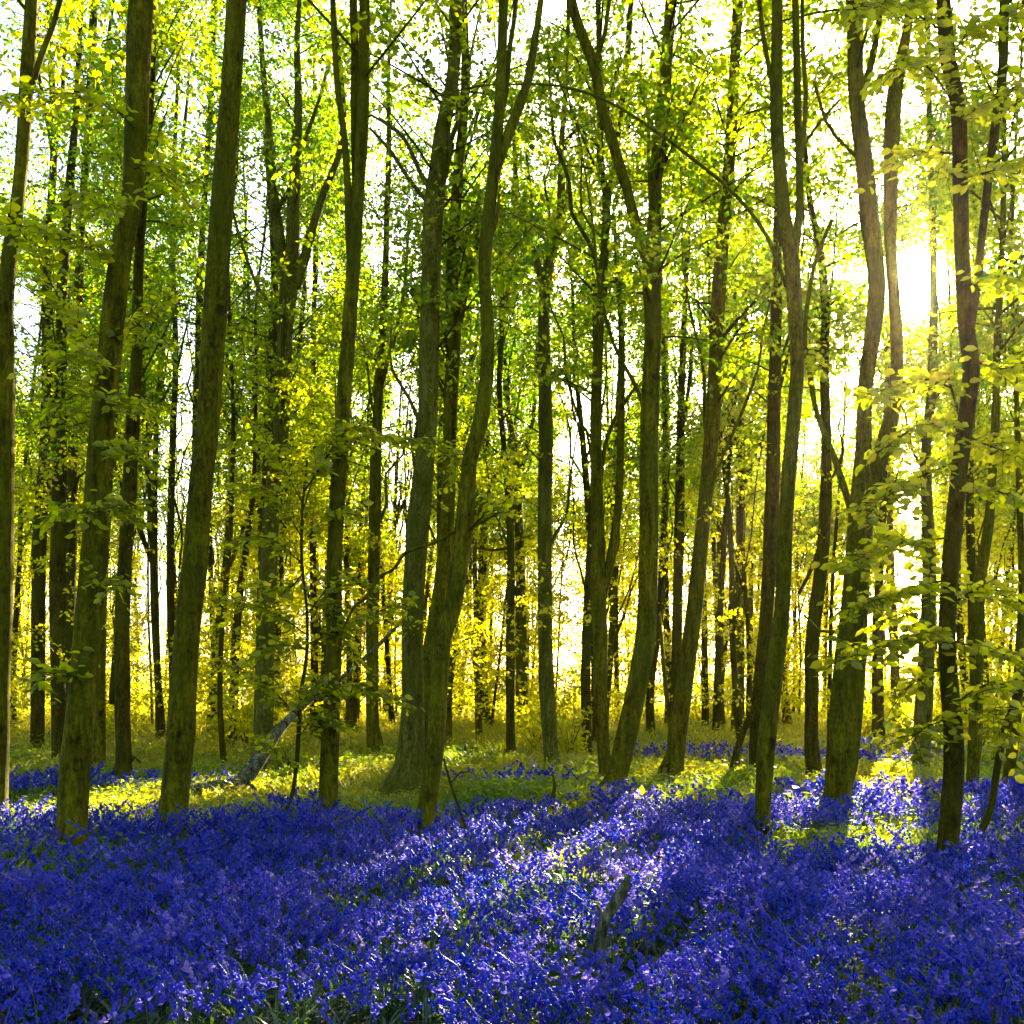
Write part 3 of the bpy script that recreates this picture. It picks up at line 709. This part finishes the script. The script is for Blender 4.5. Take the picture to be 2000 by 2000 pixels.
for k, (x, y) in enumerate(far_sorted):
    r = np.random.default_rng(5000 + k)
    px = CX + x / y * F
    zone = [w for a, w in WHERE if px >= a][-1]
    c = counts.get(zone, 0); counts[zone] = c + 1
    g = float(ground_h(x, y))
    H = r.uniform(13, 20); lean = r.normal(0, .045, 2); rad = r.uniform(.035, .14)
    zs = np.linspace(-.25, H, 12)
    wob = r.normal(0, .10, (12, 2)).cumsum(0) * .6; wob -= wob[0]
    wob = (wob + np.roll(wob, 1, 0)) / 2; wob[0] = 0
    path = np.column_stack([x + lean[0] * zs + wob[:, 0], y + lean[1] * zs + wob[:, 1], g + zs, rad * (1 - .8 * (np.clip(zs, 0, H) / H) ** 1.3)])
    path[0, 3] *= 1.5; path[1, 3] *= 1.02
    path = catmull(path, .5)
    forked = r.random() < .5; ups = r.integers(2, 5)
    root = empty('distant_tree', (x, y, g))
    low = px < 900
    bag = Bag()
    v, f = tube(path, 9, .04, k); bag.add(v, f)
    ax = axis_of(path)
    if forked:
        for q in range(r.integers(1, 3)):
            z0 = r.uniform(3.5, 9); p0 = ax(g + z0); r0 = rad * .6
            az = r.uniform(0, 6.28); L = r.uniform(4, 8)
            d = np.array([math.cos(az) * .45, math.sin(az) * .45, 1.0]); tt = np.linspace(0, 1, 6)[:, None]
            pp = p0 + d * L * tt - np.array([d[0], d[1], 0]) * L * .35 * tt ** 2 + np.vstack([np.zeros(3), r.normal(0, .1, (5, 3))])
            v, f = tube(catmull(np.hstack([pp, r0 * (1 - .85 * tt)]), .5), 6, .03, k + 7); bag.add(v, f)
    for q in range(ups):
        z0 = r.uniform(2.0, H * .6); p0 = ax(g + z0); az = r.uniform(0, 6.28); L = r.uniform(2.5, 6.5)
        d = np.array([math.cos(az) * .38, math.sin(az) * .38, 1.0]); tt = np.linspace(0, 1, 6)[:, None]
        pp = p0 + d * L * tt - np.array([d[0], d[1], 0]) * L * .3 * tt ** 2 + np.vstack([np.zeros(3), r.normal(0, .1, (5, 3))])
        v, f = tube(catmull(np.hstack([pp, max(rad * .3, .016) * (1 - .7 * tt)]), .5), 5, .03, k + 9); bag.add(v, f)
    v, f = bag.get()
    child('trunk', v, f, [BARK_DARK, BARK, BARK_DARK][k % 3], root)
    bb, bl = Bag(), Bag()
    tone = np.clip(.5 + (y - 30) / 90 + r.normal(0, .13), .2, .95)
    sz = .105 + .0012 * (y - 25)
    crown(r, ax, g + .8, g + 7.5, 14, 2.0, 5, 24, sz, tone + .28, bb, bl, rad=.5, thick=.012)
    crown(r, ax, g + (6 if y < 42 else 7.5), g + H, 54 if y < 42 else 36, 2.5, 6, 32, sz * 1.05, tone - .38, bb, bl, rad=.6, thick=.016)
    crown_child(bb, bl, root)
    shape = 'forked' if forked else 'straight'
    tag(root, f'{ORD[min(c, 19)]} distant {shape} tree from left {zone}', 'tree', 'distant trees deep in the wood')

# ------------------------------------------------------------------ undergrowth bushes deep in the wood
bush = []
tries = 0
while len(bush) < 62 and tries < 5000:
    tries += 1
    y = rng.uniform(24, 74); x = rng.uniform(-.52, .54) * y
    if bush and min((x - a) ** 2 + (y - b) ** 2 for a, b in bush) < 1.8 ** 2: continue
    bush.append((x, y))
bush.sort(key=lambda t: t[0] / t[1])
counts = {}
for k, (x, y) in enumerate(bush):
    r = np.random.default_rng(9000 + k)
    g = float(ground_h(x, y)); h = r.uniform(1.3, 2.9) * (1 if y > 32 else .65); w = h * r.uniform(.6, .9)
    root = empty('bush', (x, y, g))
    px = CX + x / y * F
    zone = [w_ for a, w_ in WHERE if px >= a][-1]; c = counts.get(zone, 0); counts[zone] = c + 1
    tag(root, f'{ORD[min(c, 19)]} yellow green bush from left {zone}', 'bush', 'bushes under the far trees')
    sb = Bag(); ends = []
    for q in range(9):
        az = r.uniform(0, 6.28); d = np.array([math.cos(az) * w * r.uniform(.2, 1), math.sin(az) * w * r.uniform(.2, 1), h * r.uniform(.5, 1)])
        tt = np.linspace(0, 1, 4)[:, None]
        pp = np.array([x, y, g - .05]) + d * tt ** np.array([1.2, 1.2, .8])
        v, f = tube(np.hstack([pp, .014 * (1 - .7 * tt)]), 4, cap=False); sb.add(v, f)
        for u in r.uniform(.25, 1.05, 6):
            ends.append(np.array([x, y, g]) + d * np.array([u ** 1.2, u ** 1.2, u ** .8]) + r.normal(0, .15, 3))
    v, f = sb.get(); child('stems', v, f, BARK_DARK, root)
    C = np.array(ends); C = C[keep_mask(C, r, False)] if len(C) else C
    if len(C) < 3: C = np.array(ends)[:3]
    res = spray_cloud(r, C, np.tile([0, 0, 1.], (len(C), 1)) + r.normal(0, .4, (len(C), 3)), .42 * r.uniform(.7, 1.2, len(C)), 20, .12, np.full(len(C), .76), False)
    child('foliage', res[0], res[1], LEAF, root, attr=res[2])

# ------------------------------------------------------------------ fallen wood
def traced_wood(name, label, cat, pts, D, mat, extra=(), rough=.09, seg=12, drop=True):
    """pts (x, y, w, depth)"""
    P = np.array([[*unproj(x, y, d), w * d / F / 2] for x, y, w, d in pts])
    root = empty(name, tuple(P[0, :3]))
    tag(root, label, cat)
    v, f = tube(catmull(P, .05), seg, rough, len(pts)); child('wood', v, f, mat, root)
    for e in extra:
        E = np.array([[*unproj(x, y, d), w * d / F / 2] for x, y, w, d in e])
        v, f = tube(catmull(E, .05), 6, .05, 3); child('broken_branch', v, f, mat, root)
    return root
traced_wood('fallen_log', 'grey mossy fallen log curving up behind the small sapling', 'log',
    [(340,1548,16,15.0),(395,1540,25,15.2),(440,1538,30,15.5),(472,1528,32,16.0),(500,1492,31,16.2),(530,1445,26,16.5),(562,1406,18,16.8),(620,1355,10,17.2),(670,1322,9,17.5),(737,1262,8,18),(785,1212,6,18.4)], None, BARK_DEAD,
    [[(430,1552,12,15.6),(500,1555,9,15.5),(560,1560,6,15.4)],[(505,1485,10,16.2),(485,1520,9,16),(500,1545,8,15.9)]])
traced_wood('fallen_branch', 'long grey dead branch resting against the wavy leaning trunk', 'branch',
    [(655,1262,4,12.2),(690,1188,6,12),(712,1170,7,11.9),(740,1128,7,11.9),(768,1112,6,11.8),(795,1078,7,11.7),(850,1060,6,11.5),(885,1040,6,11.4),(930,1025,7,11.3),(976,1001,4,11.2)], None, BARK, [[(850,1058,5,11.5),(835,1020,4,11.4),(815,1000,3,11.3)]], seg=8)
traced_wood('leaning_pole', 'dark dead pole leaning on the foot of the y topped tree', 'branch',
    [(1423,1530,15,18.1),(1448,1440,13,18),(1475,1380,12,17.8),(1498,1330,10,17.6),(1530,1262,7,17.4)], None, BARK_DARK, seg=8)
traced_wood('broken_stump', 'twisted broken dead stump rising from the front bluebells', 'stump',
    [(1166,1925,26,6.0),(1169,1880,28,6.0),(1172,1845,28,6.0),(1178,1808,22,6.0),(1190,1782,21,6.0),(1207,1757,25,5.97),(1222,1730,20,5.95),(1230,1708,6,5.95)], None, BARK_DEAD, [[(1183,1800,12,6.1),(1172,1780,9,6.1),(1165,1766,4,6.1)]])
traced_wood('dead_stick', 'short dead stick lying among the front bluebells', 'stick',
    [(1235,1925,10,6.0),(1262,1895,13,6.05),(1285,1870,15,6.1),(1312,1852,6,6.15)], None, BARK_DEAD, seg=8)
traced_wood('dead_stick', 'small dark upright stick at the bluebell edge behind the lit flowers', 'stick',
    [(1084,1615,6,13.5),(1083,1580,9,13.5),(1080,1560,11,13.5),(1083,1530,5,13.5),(1076,1500,3,13.5)], None, BARK_DARK, seg=8)
traced_wood('thin_twig', 'thin bare twig arching down right of the wavy leaning trunk', 'twig',
    [(925,1650,4,11.2),(912,1620,5,11.3),(896,1576,5,11.4),(880,1530,5,11.4),(867,1482,4,11.5)], None, BARK_DARK, [[(880,1530,3,11.4),(900,1508,3,11.4),(915,1508,2,11.4)]], seg=6)

# ------------------------------------------------------------------ bluebells
def noise2(x, y, s, seed):
    r = np.random.default_rng(seed); f = 0
    for k in range(6):
        a, b = r.normal(0, s, 2); f = f + np.sin(a * x + b * y + r.uniform(0, 6.3))
    return f / 3.0

def bell_density(x, y):
    """1 in the bluebell carpet, falling to 0 beyond its far edge"""
    px = CX + x / y * F
    edge_px = np.interp(px, [-300, 0, 300, 520, 640, 850, 950, 1080, 1200, 1450, 1620, 1760, 1900, 2300],
                        [1600, 1600, 1600, 1600, 1590, 1600, 1575, 1560, 1548, 1552, 1545, 1530, 1535, 1540])
    yedge = (EYE - .12) * F / (edge_px - HY)
    n = noise2(x, y, 1.4, 3)
    d = np.clip((yedge + .9 * n - y) / 1.5, 0, 1)
    d *= np.clip(.8 + .6 * noise2(x, y, 2.4, 11), .12, 1)
    gx_, gy_ = 3.25, 10.6   # the open green patch
    q = ((x - gx_) / 1.15) ** 2 + ((y - gy_) / .95) ** 2
    d *= np.clip((q - .35) * 1.4, .06, 1)
    # flowers stand clear of the stump and the stick on its right
    for cx_, cy_, rr_ in [(.50, 5.85, .26), (.75, 5.8, .22), (.62, 5.55, .16)]:
        d *= np.clip((((x - cx_) ** 2 + (y - cy_) ** 2) / rr_ ** 2 - .5) * 1.5, .03, 1)
    # lesser drifts beyond the edge
    for (cx_, cy_, rx, ry, p) in [(-7.6, 16.6, 3.6, 1.0, .55), (0, 16.6, 1.3, .8, .35), (6.3, 22.5, 2.4, 1.4, .4), (12.5, 21, 3.0, 1.4, .5), (4.2, 24, 2.0, 1.5, .3), (9.5, 25, 2.5, 2, .35)]:
        q = ((x - cx_) / rx) ** 2 + ((y - cy_) / ry) ** 2
        d = np.maximum(d, p * np.clip(1.3 - q, 0, 1))
    return d

def plant_proto(r, lod):
    """one bluebell: arching stem, nodding bells, strap leaves -> (petal v,f,tone), (green v,f,tone)"""
    h = r.uniform(.26, .40); az = r.uniform(0, 6.28); dx = np.array([math.cos(az), math.sin(az), 0])
    t = np.linspace(0, 1, 6 if lod == 0 else 4)[:, None]
    stem = dx * (.03 * t + .10 * t ** 4) * 1.0 + np.array([0, 0, 1.0]) * h * (t - .12 * t ** 5)
    gb, pb = Bag(), Bag()
    v, f = tube(np.hstack([stem, .0028 * (1 - .4 * t)]), 3, cap=False)
    gb.add(v, f, np.full(len(v), .6))
    nb = [8, 6, 5][lod]
    seg, prof = [(6, [(0, .003), (.35, .0085), (.8, .0085), (1.0, .015)]), (4, [(0, .004), (.7, .011), (1, .017)]), (3, [(0, .006), (1, .024)])][lod]
    scale = [1, 1.1, 1.25][lod]
    for k in range(nb):
        u = 1 - .42 * k / nb
        p = np.array([np.interp(u, t[:, 0], stem[:, j]) for j in range(3)])
        a2 = az + r.normal(0, 1.0)
        out_ = np.array([math.cos(a2), math.sin(a2), 0])
        p = p + out_ * r.uniform(.012, .028) + np.array([0, 0, .004])
        ax_ = norm(np.array([0, 0, -1.0]) + out_ * r.uniform(.1, .8) + r.normal(0, .15, 3))
        L = .021 * scale * r.uniform(.85, 1.15)
        U = norm(np.cross(ax_, [0.3, .9, .1])); V = np.cross(ax_, U)
        an = np.arange(seg) / seg * 6.283 + r.uniform(0, 1)
        rings = []
        for (l_, rr) in prof:
            rings.append(p + ax_ * L * l_ + scale * rr * (np.cos(an)[:, None] * U + np.sin(an)[:, None] * V))
        v = np.concatenate(rings)
        i0 = np.arange(len(prof) - 1)[:, None] * seg; j = np.arange(seg)[None]; jn = (j + 1) % seg
        f = np.stack([i0 + j, i0 + jn, i0 + seg + jn, i0 + seg + j], -1).reshape(-1, 4)
        pb.add(v, f, np.full(len(v), r.uniform(-.12, .12)))
    for k in range([4, 3, 2][lod]):
        a2 = r.uniform(0, 6.28); d = np.array([math.cos(a2), math.sin(a2), 0]); L = r.uniform(.16, .30)
        s = np.array([-d[1], d[0], 0]) * r.uniform(.006, .010)
        ts = np.linspace(0, 1, 4 if lod == 0 else 3)
        mid = np.array([d * L * .6 * q ** 1.3 + np.array([0, 0, 1.0]) * L * (q - .55 * q ** 2.2) for q in ts])
        wv = np.array([.8, 1, .8, .1])[:len(ts)] if lod == 0 else np.array([.9, 1, .1])
        v = np.concatenate([mid + s * wv[:, None], mid - s * wv[:, None]])
        n = len(ts); f = np.array([(q, q + 1, n + q + 1, n + q) for q in range(n - 1)])
        gb.add(v, f, np.full(len(v), r.uniform(.1, .9)))
    return pb, gb

def scatter(r, x, y, protos, tone, zscale, bags):
    """place copies of prototype meshes (numpy) at x, y"""
    which = r.integers(0, len(protos), len(x))
    rot = r.uniform(0, 6.283, len(x)); sc = zscale
    z = ground_h(x, y)
    for k, pr in enumerate(protos):
        m = np.where(which == k)[0]
        if not len(m): continue
        c, s = np.cos(rot[m]), np.sin(rot[m])
        for bi, bagp in enumerate(pr):
            v, f = bagp.get(); t = bagp.tone()
            vx = (v[None, :, 0] * c[:, None] - v[None, :, 1] * s[:, None]) * sc[m][:, None] + x[m][:, None]
            vy = (v[None, :, 0] * s[:, None] + v[None, :, 1] * c[:, None]) * sc[m][:, None] + y[m][:, None]
            vz = v[None, :, 2] * sc[m][:, None] + z[m][:, None]
            V = np.stack([vx, vy, vz], -1).reshape(-1, 3)
            Fq = (f[None] + (np.arange(len(m)) * len(v))[:, None, None]).reshape(-1, 4)
            tt = t[None] + (tone[m][:, None] if bi == 0 else 0)
            tt = np.clip(np.broadcast_to(tt, (len(m), len(t))), 0, 1).ravel()
            bags[bi].add(V, Fq, tt)

r = np.random.default_rng(42)
pet, grn = Bag(), Bag()
for (ya, yb, dens, lod, npro) in [(4.3, 8.2, 185, 0, 12), (8.2, 13, 140, 1, 10), (13, 27, 95, 2, 8)]:
    wx = .56 * yb
    n = int((yb - ya) * 2 * wx * dens)
    x, y = r.uniform(-wx, wx, n), r.uniform(ya, yb, n)
    k = (np.abs(x) < .54 * y + 1.0) & (r.random(n) < bell_density(x, y))
    x, y = x[k], y[k]
    tone = np.clip(.24 + .20 * noise2(x, y, 1.7, 21) + r.normal(0, .22, len(x)), 0, 1)
    scatter(r, x, y, [plant_proto(r, lod) for _ in range(npro)], tone, r.uniform(.62, 1.12, len(x)) * np.clip(1 + .16 * noise2(x, y, 3.5, 77), .7, 1.3), (pet, grn))
v, f = pet.get()
tag(make_mesh('bluebell_flowers', v, f, BELL, attr=pet.tone()), 'dense carpet of violet blue bluebells in flower across the foreground', 'bluebells', kind='stuff')
v, f = grn.get()
tag(make_mesh('bluebell_leaves', v, f, BELL_LEAF, attr=grn.tone()), 'dark green strap leaves and stems under the bluebell flowers', 'leaves', kind='stuff')

# ------------------------------------------------------------------ grass and low green plants
def tuft_proto(r, n, h):
    b = Bag()
    for k in range(n):
        a2 = r.uniform(0, 6.28); d = np.array([math.cos(a2), math.sin(a2), 0]); L = h * r.uniform(.5, 1.2)
        s = np.array([-d[1], d[0], 0]) * r.uniform(.006, .014); o_ = np.array([*r.normal(0, .05, 2), 0])
        mid = np.array([o_ + d * L * .55 * q ** 1.6 + np.array([0, 0, 1.]) * L * (q - .35 * q ** 2) for q in (0, .55, 1)])
        wv = np.array([.8, 1, .08])[:, None]
        v = np.concatenate([mid + s * wv, mid - s * wv]); b.add(v, np.array([(0, 1, 4, 3), (1, 2, 5, 4)]), np.full(6, r.uniform(-.2, .2)))
    # a few broad leaves
    C = np.column_stack([r.normal(0, .06, 4), r.normal(0, .06, 4), r.uniform(.05, h, 4)]); A = r.normal(0, 1, (4, 3)); A[:, 2] *= .3
    v, f, t = leaves(C, A, np.tile([0, 0, 1.], (4, 1)) + r.normal(0, .4, (4, 3)), r.uniform(.05, .09, 4), np.zeros(4), False)
    b.add(v, f, t)
    return (b,)
gb = Bag()
for (ya, yb, dens, h) in [(8.5, 16, 60, .2), (13.0, 24, 75, .25), (24, 45, 26, .42), (45, 80, 9, .6)]:
    wx = .58 * yb; n = int((yb - ya) * 2 * wx * dens)
    x, y = r.uniform(-wx, wx, n), r.uniform(ya, yb, n)
    k = np.abs(x) < .56 * y + 1
    if h < .22: k &= r.random(n) < np.clip(.9 - bell_density(x, y) * 1.6, 0, 1)
    elif yb < 30: k &= r.random(n) < np.clip(1.0 - bell_density(x, y), .1, 1)
    k &= r.random(n) < np.clip(.75 + .7 * noise2(x, y, 1.1, 57), .12, 1)
    x, y = x[k], y[k]
    tone = np.clip(.62 + (y - 14) / 45 + .25 * noise2(x, y, .9, 31) + r.normal(0, .12, len(x)), 0, 1)
    scatter(r, x, y, [tuft_proto(r, 9, h) for _ in range(8)], tone, r.uniform(.6, 1.3, len(x)) * np.clip(1 + .35 * noise2(x, y, 1.6, 58), .5, 1.7), (gb,))
v, f = gb.get()
tag(make_mesh('grass', v, f, GRASS, attr=gb.tone()), 'bright yellow green grass and low leafy plants behind the bluebells', 'grass', kind='stuff')

# ------------------------------------------------------------------ thin golden volume, added to make a glow round the sun
def build_glow_haze():
    x0, x1, y0, y1, z0, z1 = -120, 120, -40, 130, -1.5, 24
    v = [(x, y, z) for x in (x0, x1) for y in (y0, y1) for z in (z0, z1)]
    f = [(0, 1, 3, 2), (4, 6, 7, 5), (0, 4, 5, 1), (2, 3, 7, 6), (0, 2, 6, 4), (1, 5, 7, 3)]
    m, n, l, o = new_mat('glow_air')
    p = n.new('ShaderNodeVolumePrincipled')
    p.inputs['Color'].default_value = (1, .80, .38, 1)
    p.inputs['Density'].default_value = GLOW_HAZE
    p.inputs['Anisotropy'].default_value = 0.85
    l.new(p.outputs[0], o.inputs['Volume'])
    tag(make_mesh('sun_glow_haze', v, f, m, smooth=False), kind='stuff')
GLOW_HAZE = .00011
build_glow_haze()
